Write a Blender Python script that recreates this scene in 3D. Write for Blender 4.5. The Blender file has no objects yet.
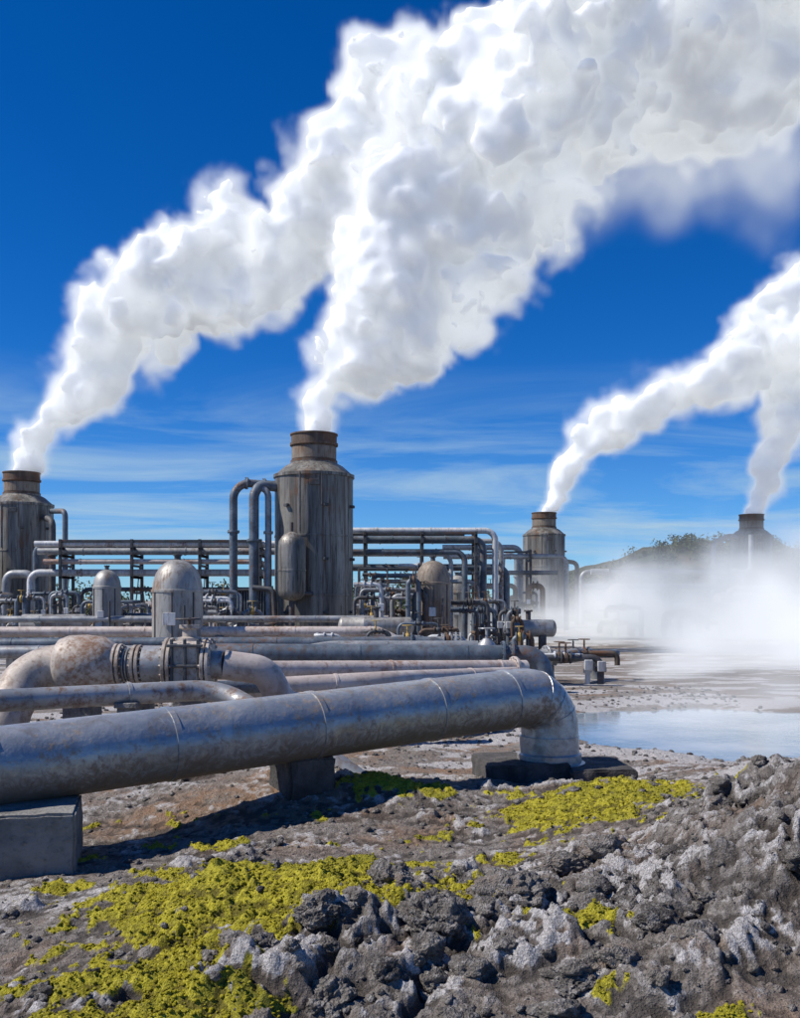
import bpy, bmesh, math, random
import numpy as np
from mathutils import Vector, Matrix
sc=bpy.context.scene
random.seed(7); rng=np.random.default_rng(7)
R=math.radians
sc.view_settings.view_transform='Standard'
sc.view_settings.look='None'; sc.view_settings.exposure=0
SUN=Vector((-.66,-.10,.72)).normalized()

# ------------------------------------------------------------------ world
w=bpy.data.worlds.new("World"); sc.world=w; w.use_nodes=True
nt=w.node_tree; bg=nt.nodes['Background']
def N(t,typ,**k):
    n=t.nodes.new(typ)
    for a,b in k.items(): setattr(n,a,b)
    return n
sky=N(nt,'ShaderNodeTexSky',sky_type='NISHITA',sun_disc=False)
sky.sun_elevation=math.asin(SUN.z); sky.sun_rotation=math.atan2(SUN.x,SUN.y)
sky.altitude=2500; sky.ozone_density=5; sky.dust_density=.15; sky.air_density=1.0
tc=N(nt,'ShaderNodeTexCoord'); sep=N(nt,'ShaderNodeSeparateXYZ'); nt.links.new(tc.outputs['Generated'],sep.inputs[0])
def wm(op,a,b=None,c=None,clamp=False):
    x=N(nt,'ShaderNodeMath',operation=op,use_clamp=clamp)
    for i,v in enumerate((a,b,c)):
        if v is None: continue
        if isinstance(v,(int,float)): x.inputs[i].default_value=v
        else: nt.links.new(v,x.inputs[i])
    return x.outputs[0]
hs=N(nt,'ShaderNodeHueSaturation'); hs.inputs['Saturation'].default_value=1.32; hs.inputs['Value'].default_value=1.0
nt.links.new(sky.outputs[0],hs.inputs['Color'])
tint=N(nt,'ShaderNodeMix',data_type='RGBA',blend_type='MULTIPLY'); tint.inputs[0].default_value=1
nt.links.new(hs.outputs[0],tint.inputs[6])
zc=wm('MAXIMUM',sep.outputs[2],.02)
tint.inputs[7].default_value=(.54,.96,1.28,1)
cx=wm('DIVIDE',sep.outputs[0],wm('ADD',zc,.08)); cy=wm('DIVIDE',sep.outputs[1],wm('ADD',zc,.08))
cb=N(nt,'ShaderNodeCombineXYZ'); nt.links.new(wm('MULTIPLY',cx,.55),cb.inputs[0]); nt.links.new(wm('MULTIPLY',cy,1.0),cb.inputs[1])
cn=N(nt,'ShaderNodeTexNoise'); cn.inputs['Scale'].default_value=.9; cn.inputs['Detail'].default_value=7; cn.inputs['Roughness'].default_value=.62; cn.inputs['Distortion'].default_value=.6
nt.links.new(cb.outputs[0],cn.inputs['Vector'])
band=wm('MULTIPLY',wm('SUBTRACT',.23,sep.outputs[2],clamp=True),9,clamp=True)
cf=wm('MULTIPLY',wm('MULTIPLY',wm('SUBTRACT',cn.outputs[0],.44,clamp=True),4.2,clamp=True),band,clamp=True)
hz=wm('MULTIPLY',wm('SUBTRACT',.27,sep.outputs[2],clamp=True),1.9)
cf=wm('ADD',wm('MULTIPLY',cf,.85),wm('MULTIPLY',hz,hz),clamp=True)
mixc=N(nt,'ShaderNodeMix',data_type='RGBA'); nt.links.new(cf,mixc.inputs[0]); nt.links.new(tint.outputs[2],mixc.inputs[6]); mixc.inputs[7].default_value=(4.2,6.1,7.9,1)
nt.links.new(mixc.outputs[2],bg.inputs[0]); bg.inputs[1].default_value=.095

cam=bpy.data.cameras.new('camera'); co=bpy.data.objects.new('camera',cam); sc.collection.objects.link(co); sc.camera=co
co.location=(0,0,2.6); co.rotation_euler=(R(90),0,0); cam.lens=35.36; cam.sensor_width=36; cam.shift_y=.0894; cam.clip_end=9000
Ld=bpy.data.lights.new('sun','SUN'); Ld.energy=5.0; Ld.angle=.009; Ld.color=(1,.955,.885)
lo=bpy.data.objects.new('sun',Ld); sc.collection.objects.link(lo); lo.rotation_euler=SUN.to_track_quat('Z','Y').to_euler(); lo.location=(0,0,60)

# ------------------------------------------------------------------ material helper
class MT:
    def __init__(s,name):
        s.m=bpy.data.materials.new(name); s.m.use_nodes=True; s.t=s.m.node_tree
        s.b=s.t.nodes['Principled BSDF']; s.out=s.t.nodes['Material Output']
        s.tc=s.t.nodes.new('ShaderNodeTexCoord')
    def L(s,a,b): s.t.links.new(a,b)
    def put(s,v,i):
        if v is None: return
        if isinstance(v,(int,float)): i.default_value=v
        elif isinstance(v,tuple): i.default_value=v if len(v)==len(i.default_value) else (*v,1)
        else: s.L(v,i)
    def noise(s,scale,detail=4,rough=.55,vec=None,stretch=None,dist=0,color=False):
        v=vec or s.tc.outputs['Object']
        if stretch:
            mp=s.t.nodes.new('ShaderNodeMapping'); mp.inputs['Scale'].default_value=stretch; s.L(v,mp.inputs[0]); v=mp.outputs[0]
        n=s.t.nodes.new('ShaderNodeTexNoise'); n.inputs['Scale'].default_value=scale; n.inputs['Detail'].default_value=detail
        n.inputs['Roughness'].default_value=rough; n.inputs['Distortion'].default_value=dist; s.L(v,n.inputs['Vector'])
        return n.outputs[1 if color else 0]
    def voro(s,scale,feature='F1',vec=None):
        n=s.t.nodes.new('ShaderNodeTexVoronoi'); n.feature=feature; n.inputs['Scale'].default_value=scale
        s.L(vec or s.tc.outputs['Object'],n.inputs['Vector']); return n.outputs['Distance']
    def attr(s,name):
        a=s.t.nodes.new('ShaderNodeAttribute'); a.attribute_name=name; return a
    def ramp(s,v,a,b):
        n=s.t.nodes.new('ShaderNodeMapRange'); n.interpolation_type='SMOOTHSTEP'; s.put(v,n.inputs[0]); n.inputs[1].default_value=a; n.inputs[2].default_value=b
        return n.outputs[0]
    def math(s,op,a,b=None,clamp=False):
        n=s.t.nodes.new('ShaderNodeMath'); n.operation=op; n.use_clamp=clamp; s.put(a,n.inputs[0]); s.put(b,n.inputs[1]); return n.outputs[0]
    def mix(s,f,a,b,blend='MIX'):
        n=s.t.nodes.new('ShaderNodeMix'); n.data_type='RGBA'; n.blend_type=blend; s.put(f,n.inputs[0]); s.put(a,n.inputs[6]); s.put(b,n.inputs[7]); return n.outputs[2]
    def bump(s,h,strength=.3,dist=.02,normal=None):
        n=s.t.nodes.new('ShaderNodeBump'); n.inputs['Strength'].default_value=strength; n.inputs['Distance'].default_value=dist; s.L(h,n.inputs['Height'])
        if normal: s.L(normal,n.inputs['Normal'])
        return n.outputs[0]
    def fin(s,col,rough=.5,metal=0.,normal=None,spec=None):
        s.put(col,s.b.inputs['Base Color']); s.put(rough,s.b.inputs['Roughness']); s.put(metal,s.b.inputs['Metallic'])
        if normal: s.L(normal,s.b.inputs['Normal'])
        if spec is not None: s.b.inputs['Specular IOR Level'].default_value=spec
        return s.m

def metal(name,c1,c2,rustc=(.16,.07,.03),rust=.5,rough=.42,met=.6,streak=(1,1,.12),sc_=2.,dirt=(.05,.045,.04),dirtamt=.5):
    k=MT(name)
    a=k.noise(sc_,6,.6,stretch=streak); b=k.noise(sc_*.35,4,.6); c=k.noise(sc_*6,6,.7,stretch=streak)
    col=k.mix(k.ramp(a,.35,.68),c1,c2)
    col=k.mix(k.math('MULTIPLY',k.ramp(c,.48,.68),dirtamt),col,dirt)
    s2=k.noise(sc_*2.6,5,.65,stretch=(streak[0],streak[1],streak[2]*.5))
    col=k.mix(k.math('MULTIPLY',k.ramp(s2,.52,.66),dirtamt),col,tuple((x*1.1+y*.9)*.5 for x,y in zip(dirt,rustc)))
    rm=k.ramp(k.math('ADD',k.math('MULTIPLY',b,.6),k.math('MULTIPLY',c,.4)),.60-rust*.2,.70-rust*.12)
    col=k.mix(k.math('MULTIPLY',rm,.85),col,rustc)
    rg=k.math('ADD',k.math('MULTIPLY',k.noise(sc_*3,4),.3),rough-.06,clamp=True)
    rg=k.math('ADD',rg,k.math('MULTIPLY',rm,.25),clamp=True)
    mt=k.math('MULTIPLY',k.math('SUBTRACT',1,rm),met)
    return k.fin(col,rg,mt,k.bump(k.noise(sc_*4,5,.6),.3,.03))
M_galv=metal('galvanized_pipe',(.27,.285,.295),(.43,.43,.42),rust=.36,rough=.40,met=.35,streak=(1,1,1),sc_=1.2,dirtamt=.5,dirt=(.13,.11,.09))
M_stack=metal('weathered_steel',(.12,.115,.10),(.34,.32,.28),rustc=(.17,.085,.04),rust=.36,rough=.42,met=.35,streak=(1,1,.08),sc_=1.5,dirt=(.03,.027,.024),dirtamt=.85)
M_rusty=metal('rusted_rim',(.10,.075,.055),(.2,.15,.115),rustc=(.15,.07,.035),rust=.8,rough=.7,met=.2,sc_=3)
M_bluepipe=metal('blue_grey_pipe',(.085,.115,.145),(.18,.21,.24),rust=.34,rough=.42,met=.25,streak=(1,1,1),sc_=1.5,dirtamt=.5)
M_darksteel=metal('dark_steel',(.06,.065,.07),(.12,.125,.13),rust=.45,rough=.55,met=.3,streak=(1,1,1),sc_=3)
M_beige=metal('beige_cladding',(.40,.34,.28),(.56,.49,.42),rustc=(.25,.12,.055),rust=.5,rough=.48,met=.12,streak=(1,1,1),sc_=1.9,dirt=(.16,.12,.09),dirtamt=.55)
M_pinkpipe=metal('pale_insulated_pipe',(.47,.39,.34),(.62,.54,.48),rustc=(.30,.15,.085),rust=.4,rough=.5,met=.1,streak=(1,1,1),sc_=1.3,dirtamt=.4,dirt=(.17,.13,.10))
M_tank=metal('tank_cladding',(.30,.285,.255),(.45,.43,.39),rustc=(.22,.12,.06),rust=.42,rough=.40,met=.3,streak=(1,1,.2),sc_=1.5,dirtamt=.55,dirt=(.13,.11,.09))
M_browntank=metal('brown_tank',(.21,.17,.13),(.31,.26,.20),rustc=(.17,.09,.045),rust=.5,rough=.55,met=.2,sc_=2.)
M_yellow=metal('painted_yellow_valve',(.5,.33,.08),(.6,.42,.14),rust=.5,rough=.5,met=.1,streak=(1,1,1),sc_=4)
M_white=metal('white_painted_steel',(.5,.51,.51),(.66,.66,.65),rust=.3,rough=.5,met=.1,sc_=2,dirtamt=.4,dirt=(.15,.13,.11))
def concrete(name,c1,c2):
    k=MT(name); a=k.noise(2.5,6,.65); b=k.noise(14,6,.7); v=k.voro(30)
    col=k.mix(k.ramp(a,.35,.65),c1,c2); col=k.mix(k.math('MULTIPLY',k.ramp(b,.5,.75),.6),col,tuple(x*.35 for x in c1))
    col=k.mix(k.math('MULTIPLY',k.ramp(k.noise(4,5,.6,stretch=(1,1,.15)),.52,.66),.55),col,tuple(x*.4 for x in c1))
    h=k.math('ADD',b,k.math('MULTIPLY',v,.4))
    return k.fin(col,.92,0,k.bump(h,.8,.03))
M_conc=concrete('concrete',(.17,.16,.145),(.29,.275,.25))
M_darkconc=concrete('dark_concrete',(.055,.05,.045),(.12,.108,.1))

# ------------------------------------------------------------------ geometry builder
def arc_fillet(pts,rad,n=8):
    P=[Vector(p) for p in pts]; out=[P[0]]
    for i in range(1,len(P)-1):
        p=P[i]; a=(P[i-1]-p); b=(P[i+1]-p); la,lb=a.length,b.length; a.normalize(); b.normalize()
        ang=a.angle(b)
        if ang>math.pi-.02: out.append(p); continue
        th=math.pi-ang; t=min(rad*math.tan(th/2),.49*la,.49*lb); r=t/math.tan(th/2)
        c=p+(a+b).normalized()*(r/math.cos(th/2)); s=p+a*t-c; e=p+b*t-c
        for k in range(n+1):
            f=k/n; q=(s*math.sin((1-f)*th)+e*math.sin(f*th))/math.sin(th); out.append(c+q)
    out.append(P[-1]); return out
class B:
    def __init__(s): s.v=[]; s.f=[]
    def add(s,v,f):
        o=len(s.v); s.v+= [tuple(x) for x in v]; s.f+=[[i+o for i in q] for q in f]
    def sweep(s,path,rads,seg=20,caps=True):
        P=[Vector(p) for p in path]; T=[]
        for i in range(len(P)):
            a=P[min(i+1,len(P)-1)]-P[max(i-1,0)]; T.append(a.normalized())
        u=T[0].orthogonal().normalized(); vs=[]; fs=[]
        for i,p in enumerate(P):
            if i: 
                u=(u-T[i]*u.dot(T[i])).normalized()
            w_=T[i].cross(u); r=rads[i] if isinstance(rads,(list,tuple)) else rads
            for k in range(seg):
                a=2*math.pi*k/seg; vs.append(p+(u*math.cos(a)+w_*math.sin(a))*r)
        for i in range(len(P)-1):
            for k in range(seg):
                k2=(k+1)%seg; fs.append([i*seg+k,i*seg+k2,(i+1)*seg+k2,(i+1)*seg+k])
        if caps: fs.append(list(range(seg))[::-1]); fs.append([(len(P)-1)*seg+k for k in range(seg)])
        s.add(vs,fs)
    def tube(s,pts,r,fillet=.5,seg=16,n=8): s.sweep(arc_fillet(pts,fillet,n),r,seg)
    def prof(s,p0,axis,pr,seg=40):
        """lathe: profile of (radius, distance along axis)"""
        ax=Vector(axis).normalized(); p0=Vector(p0); u=ax.orthogonal().normalized(); w_=ax.cross(u); vs=[];fs=[]
        for r,h in pr:
            for k in range(seg):
                a=2*math.pi*k/seg; vs.append(p0+ax*h+(u*math.cos(a)+w_*math.sin(a))*max(r,.001))
        for i in range(len(pr)-1):
            for k in range(seg):
                k2=(k+1)%seg; fs.append([i*seg+k,i*seg+k2,(i+1)*seg+k2,(i+1)*seg+k])
        fs.append(list(range(seg))[::-1]); fs.append([(len(pr)-1)*seg+k for k in range(seg)])
        s.add(vs,fs)
    def cyl(s,a,b,r,seg=12): s.sweep([a,b],r,seg)
    def flange(s,p,ax,r,t=.06,bolts=12):
        ax=Vector(ax).normalized(); p=Vector(p); s.prof(p-ax*t/2,ax,[(r*.98,0),(r,t*.1),(r,t*.9),(r*.98,t)],28)
        u=ax.orthogonal().normalized(); w_=ax.cross(u)
        for k in range(bolts):
            a=2*math.pi*k/bolts; q=p+(u*math.cos(a)+w_*math.sin(a))*r*.88; s.sweep([q-ax*t*1.1,q+ax*t*1.1],r*.06,6)
    def box(s,c,sz,bev=.02,rot=0.):
        bm=bmesh.new(); bmesh.ops.create_cube(bm,size=1); bmesh.ops.scale(bm,vec=sz,verts=bm.verts)
        if bev: bmesh.ops.bevel(bm,geom=bm.edges[:],offset=bev,segments=1,affect='EDGES')
        bmesh.ops.rotate(bm,cent=(0,0,0),matrix=Matrix.Rotation(rot,3,'Z'),verts=bm.verts); bmesh.ops.translate(bm,vec=c,verts=bm.verts)
        bm.verts.index_update(); s.add([v.co.copy() for v in bm.verts],[[v.index for v in f.verts] for f in bm.faces]); bm.free()
    def wheel(s,p,ax,r):
        ax=Vector(ax).normalized(); p=Vector(p); u=ax.orthogonal().normalized(); w_=ax.cross(u)
        ring=[p+(u*math.cos(a)+w_*math.sin(a))*r for a in [2*math.pi*k/16 for k in range(17)]]
        s.sweep(ring,r*.09,6,False)
        for k in range(3):
            a=2*math.pi*k/6; d=u*math.cos(a)+w_*math.sin(a); s.cyl(p-d*r,p+d*r,r*.06,5)
        s.cyl(p,p-ax*r*1.2,r*.09,6)
    def make(s,name,mat,parent=None,sharp=35):
        me=bpy.data.meshes.new(name); me.from_pydata(s.v,[],s.f); me.materials.append(mat); me.update()
        me.shade_smooth(); me.set_sharp_from_angle(angle=R(sharp))
        o=bpy.data.objects.new(name,me); sc.collection.objects.link(o)
        if parent: o.parent=parent; o.matrix_parent_inverse=Matrix.Translation(parent.location).inverted()
        return o
def empty(name,loc):
    o=bpy.data.objects.new(name,None); o.location=loc; o.empty_display_size=.5; sc.collection.objects.link(o); return o

def rough_block(name,c,sz,mat,parent,rot=0,amp=.02,cuts=14):
    bm=bmesh.new(); bmesh.ops.create_cube(bm,size=1); bmesh.ops.scale(bm,vec=sz,verts=bm.verts)
    bmesh.ops.bevel(bm,geom=bm.edges[:],offset=.025,segments=2,affect='EDGES')
    bmesh.ops.subdivide_edges(bm,edges=[e for e in bm.edges if e.calc_length()>.15],cuts=cuts,use_grid_fill=True)
    from mathutils import noise as mn
    for v in bm.verts:
        p=v.co+Vector(c); d=mn.noise_vector(p*4)*amp+mn.noise_vector(p*14)*amp*.5; v.co+=d
    bmesh.ops.rotate(bm,cent=(0,0,0),matrix=Matrix.Rotation(rot,3,'Z'),verts=bm.verts); bmesh.ops.translate(bm,vec=c,verts=bm.verts)
    me=bpy.data.meshes.new(name); bm.to_mesh(me); bm.free(); me.materials.append(mat); me.shade_smooth(); me.set_sharp_from_angle(angle=R(40))
    o=bpy.data.objects.new(name,me); sc.collection.objects.link(o)
    if parent: o.parent=parent; o.matrix_parent_inverse=Matrix.Translation(parent.location).inverted()
    return o

# ------------------------------------------------------------------ numpy noise
def h2(ix,iy,seed):
    n=(ix.astype(np.int64)*374761393+iy.astype(np.int64)*668265263+seed*1442695041)&0xffffffff
    n=((n^(n>>13))*1274126177)&0xffffffff; n=(n^(n>>16))&0xffffffff
    n=(n*2246822519)&0xffffffff; n=n^(n>>15)
    return (n&0xffffff)/float(0xffffff)
def perlin(x,y,seed=0):
    ix=np.floor(x); iy=np.floor(y); fx=x-ix; fy=y-iy; u=fx*fx*fx*(fx*(fx*6-15)+10); v=fy*fy*fy*(fy*(fy*6-15)+10)
    def g(a,b):
        t=h2(ix+a,iy+b,seed)*2*np.pi; return np.cos(t)*(fx-a)+np.sin(t)*(fy-b)
    return (g(0,0)*(1-u)+g(1,0)*u)*(1-v)+(g(0,1)*(1-u)+g(1,1)*u)*v
def fbm(x,y,o=4,seed=0,gain=.5):
    r=0;a=1
    for i in range(o): r=r+a*perlin(x*2**i+17.3*i,y*2**i-9.1*i,seed+i); a*=gain
    return r
def ridged(x,y,o=5,seed=0,gain=.55):
    r=0;a=1
    for i in range(o): r=r+a*(.5-np.abs(perlin(x*2.1**i+11.3*i,y*2.1**i-5.1*i,seed+i))*1.6); a*=gain
    return r
def worley(x,y,seed=0):
    ix=np.floor(x); iy=np.floor(y); f1=np.full(x.shape,9.); f2=np.full(x.shape,9.); cid=np.zeros(x.shape)
    for a in(-1,0,1):
        for b in(-1,0,1):
            cx_=ix+a; cy_=iy+b; px=cx_+h2(cx_,cy_,seed); py=cy_+h2(cx_,cy_,seed+91)
            d=np.hypot(px-x,py-y); m=d<f1; f2=np.where(m,f1,np.minimum(f2,d)); cid=np.where(m,h2(cx_,cy_,seed+7),cid); f1=np.where(m,d,f1)
    return f1,f2,cid
def sst(a,b,x):
    t=np.clip((x-a)/(b-a),0,1); return t*t*(3-2*t)
def ga(x,y,cx,cy,rx,ry): return np.exp(-((x-cx)/rx)**2-((y-cy)/ry)**2)

def fields(x,y):
    wx=x+.5*fbm(x*.9,y*.9,3,11); wy=y+.5*fbm(x*.9+40,y*.9,3,12)
    gA=ga(wx,wy,.6,7.3,1.7,1.3); gB=ga(wx,wy,-1.15,7.9,1.35,1.2); gC=ga(wx,wy,4.0,7.9,2.0,1.9); gD=ga(x,y,6.2,11.5,3.2,2.6)
    gE=ga(wx,wy,-1.4,6.0,1.3,.5); gF=ga(wx,wy,2.3,11.3,1.35,1.2); gG=ga(wx,wy,0,12.2,.8,.5); gH=ga(x,y,-1.6,12.6,2.8,1.5)
    h=.34*gA+.30*gB+1.2*gC+.75*gD+.16*gE+.14*gF+.1*gG+.38*gH
    near=sst(26,14,y)
    h=h+near*.10*fbm(x*.5,y*.5,3,3)+.03*fbm(x*2,y*2,4,5)*(.3+.7*near)+.014*fbm(x*9,y*9,4,6,.6)*near
    rock=np.clip(1.5*gA+1.9*gC+1.2*gE+.35*gB-.3+.9*fbm(x*1.1,y*1.1,4,21),0,1)*sst(15,11,y)
    rock=np.maximum(rock, sst(.25,.5,fbm(x*.9+5,y*.9,3,33))*sst(16,12,y)*.6*(gD<.3))
    brk=.30*fbm(x*7,y*7,4,49,.6)
    moss=np.clip(sst(.31,.60,gB+.40*fbm(x*3,y*3,4,41)+brk)+sst(.34,.60,gF+.38*fbm(x*2.5,y*2.5,4,42)+brk)+.8*sst(.45,.7,gG+.3*fbm(x*3,y*3,4,43)+brk)
         +sst(.34,.54,fbm(x*1.1+3,y*1.3,4,44)+.3*gE+brk)*sst(13.5,10,y)+sst(.42,.62,ga(x,y,1.15,6.85,.4,.22)+.3*fbm(x*4,y*4,3,45)+brk)
         +sst(.5,.7,ga(x,y,-3,8.9,.35,.2)+.3*fbm(x*4,y*4,3,46)+brk)+sst(.38,.66,ga(wx,wy,-2.0,6.35,1.2,.55)+.4*fbm(x*3,y*3,3,47)+brk),0,1)
    moss=moss*(1-sst(.45,.8,gC))
    sx=x+.16*fbm(x*3,y*3,4,51); sy=y+.16*fbm(x*3+9,y*3,4,52)
    f1,f2,c1=worley(sx*1.7,sy*1.7,1); g1,g2,c2=worley(sx*4.5,sy*4.5,2); k1,k2,c3=worley(sx*13,sy*13,3)
    rel=.26*(c1-.35)*sst(0,.3,f2-f1)+.11*(.55-f1)+.09*(c2-.4)*sst(0,.3,g2-g1)+.035*(.5-g1)+.016*(.5-k1)
    rel=rel+.13*ridged(x*1.6,y*1.6,6,61,.58)-.05+.034*fbm(x*12,y*12,4,65,.68)
    h=h+rock*rel*(1-.45*moss)
    m1,m2,mc=worley(x*6+.5*fbm(x*5,y*5,2,77),y*6,5)
    h=h+moss*(.02+.06*(.55-m1)+.02*(.6-k1)+.03*fbm(x*9,y*9,4,71,.65))*sst(20,14,y)
    s1,s2,c4=worley(x*9,y*9,9); h=h+near*(1-rock)*(1-moss)*.03*np.where(c4>.62,np.clip(.42-s1,0,1)*1.6,0)
    pool=ga(x+.6*fbm(x*.6,y*.6,3,81),y+.6*fbm(x*.6+5,y*.6,3,82),7.2,20.8,4.6,4.6)
    h=h-.34*sst(.25,.75,pool)
    far=sst(22,42,y)
    h=h*(1-far)+far*.05*fbm(x*.15,y*.15,3,8)
    pale=np.clip(sst(-.12,.26,fbm(x*.5,y*1.0,5,91,.62))*sst(11.5,14.5,y)+sst(-.02,.32,fbm(x*1.6,y*1.6,5,92,.7))*(1-moss)*sst(16,11,y)*(.6+.4*sst(.15,.5,gA))*(1-.6*sst(.2,.6,gC))
         +.9*sst(.10,.28,pool)*(1-sst(.3,.45,pool))+1.3*sst(.35,.65,ga(x,y,-3.0,8.55,.6,.35)+.3*fbm(x*5,y*5,3,94))+.6*sst(.3,.7,gD),0,1)
    rust=np.clip(sst(.0,.35,fbm(x*.5+7,y*.9,4,95))*sst(9,12,y)*sst(36,20,y)+sst(.4,.8,ga(x,y,-1.7,11.6,1.9,.9))+.5*sst(.18,.5,fbm(x*1.3+2,y*1.3,4,97)),0,1)
    return h,rock,moss,pale,rust
def height(x,y):
    return fields(np.asarray(x,float),np.asarray(y,float))

def np_mesh(name,V,F,mat,smooth=True,attrs=None,cav=None):
    me=bpy.data.meshes.new(name); V=np.asarray(V,np.float32); F=np.asarray(F,np.int32); k=F.shape[1]
    me.vertices.add(len(V)); me.vertices.foreach_set('co',V.ravel()); me.loops.add(F.size); me.loops.foreach_set('vertex_index',F.ravel())
    me.polygons.add(len(F)); me.polygons.foreach_set('loop_start',np.arange(0,F.size,k,dtype=np.int32))
    me.polygons.foreach_set('use_smooth',np.full(len(F),smooth)); me.update(calc_edges=True); me.materials.append(mat)
    if attrs is not None:
        a=me.attributes.new('mask','FLOAT_COLOR','POINT'); a.data.foreach_set('color',np.asarray(attrs,np.float32).ravel())
    if cav is not None:
        a=me.attributes.new('relief','FLOAT','POINT'); a.data.foreach_set('value',np.asarray(cav,np.float32).ravel())
    o=bpy.data.objects.new(name,me); sc.collection.objects.link(o); return o

# ------------------------------------------------------------------ ground
def axis_coords(start,stop,step0,growth):
    out=[start]; s=step0
    while out[-1]<stop: out.append(out[-1]+s); s*=growth
    return out
xd=np.arange(-5.4,5.4,.0165); xr=axis_coords(5.4,4000,.03,1.045); xs=np.array([-v for v in xr[:0:-1]]+[-5.4]+list(xd[1:])+xr)
ys=[5.0]
while ys[-1]<4500:
    y=ys[-1]; ys.append(y+(.0135*(y/5)**1.35 if y<40 else .0135*8**1.35*1.06**(len(ys)-nn)))
    if y<40: nn=len(ys)
ys=np.array([-3000,-1000,-300,-100,-30,-10,-3,0,2,3,3.8,4.3,4.6,4.8]+ys)
X,Y=np.meshgrid(xs,ys); h,rock,moss,pale,rust=fields(X,Y)
def blur(a,n):
    for ax in (0,1):
        a=sum(np.roll(a,s,axis=ax) for s in range(-n,n+1))/(2*n+1)
    return a
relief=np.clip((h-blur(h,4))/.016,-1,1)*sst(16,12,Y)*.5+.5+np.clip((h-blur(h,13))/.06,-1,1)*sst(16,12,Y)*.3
V=np.stack([X,Y,h],-1).reshape(-1,3); nx=len(xs); ny=len(ys)
idx=np.arange(nx*ny).reshape(ny,nx); F=np.stack([idx[:-1,:-1],idx[:-1,1:],idx[1:,1:],idx[1:,:-1]],-1).reshape(-1,4)
k=MT('volcanic_ground')
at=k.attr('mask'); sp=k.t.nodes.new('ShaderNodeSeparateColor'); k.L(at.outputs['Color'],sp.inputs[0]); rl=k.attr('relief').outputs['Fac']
rk,ms,pl,ru=sp.outputs[0],sp.outputs[1],sp.outputs[2],at.outputs['Alpha']
n1=k.noise(1.2,6,.6); n2=k.noise(9,6,.7); n3=k.noise(45,5,.7); n4=k.noise(3,8,.7,dist=.5); vv=k.voro(26); v2=k.voro(70)
gcol=k.mix(k.ramp(n2,.3,.7),(.15,.125,.104),(.30,.265,.232)); gcol=k.mix(k.ramp(n3,.5,.7),gcol,(.45,.41,.37))
gcol=k.mix(k.math('MULTIPLY',k.ramp(n1,.48,.7),.55),gcol,(.21,.15,.105))
rcol=k.mix(k.ramp(n4,.35,.65),(.08,.07,.064),(.235,.21,.186)); rcol=k.mix(k.math('MULTIPLY',k.ramp(n2,.46,.64),.65),rcol,(.37,.335,.305))
rcol=k.mix(k.math('MULTIPLY',k.ramp(n1,.45,.6),.4),rcol,(.20,.145,.105))
col=k.mix(rk,gcol,rcol)
col=k.mix(k.math('MULTIPLY',k.math('MULTIPLY',ru,k.ramp(n4,.33,.58)),.75),col,(.31,.18,.10))
pm=k.ramp(k.math('ADD',k.math('ADD',k.math('MULTIPLY',pl,.5),k.math('MULTIPLY',n2,.6)),k.math('MULTIPLY',k.math('SUBTRACT',rl,.5),.35)),.47,.72)
pcol=k.mix(k.ramp(n3,.35,.65),(.38,.355,.335),(.70,.67,.65))
col=k.mix(k.math('MULTIPLY',pm,.85),col,pcol)
# crevice shade painted into the colour: the relief mask darkens the hollows
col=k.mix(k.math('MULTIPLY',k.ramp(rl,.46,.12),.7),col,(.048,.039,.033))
mcol=k.mix(k.ramp(n2,.32,.62),(.19,.165,.02),(.48,.42,.028)); mcol=k.mix(k.ramp(n3,.46,.66),mcol,(.62,.54,.07)); mcol=k.mix(k.math('MULTIPLY',k.ramp(n1,.48,.66),.75),mcol,(.24,.23,.03))
mcol=k.mix(k.math('MULTIPLY',k.ramp(rl,.48,.12),.75),mcol,(.10,.08,.02))  # painted shade again, between the moss cushions
mm=k.ramp(k.math('ADD',k.math('ADD',k.math('MULTIPLY',ms,.8),k.math('MULTIPLY',n2,.55)),k.math('MULTIPLY',n3,.2)),.56,.82)
col=k.mix(mm,col,mcol)
hh=k.math('ADD',k.math('MULTIPLY',n2,.8),k.math('ADD',k.math('MULTIPLY',n3,.5),k.math('MULTIPLY',vv,.3)))
b1=k.bump(hh,1.0,.05); b2=k.bump(v2,.7,.012,b1)
gm=k.fin(col,.93,0,b2,.25)
np_mesh('ground',V,F,gm,True,np.stack([rock,moss,pale,rust],-1).reshape(-1,4),relief.reshape(-1))

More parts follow.
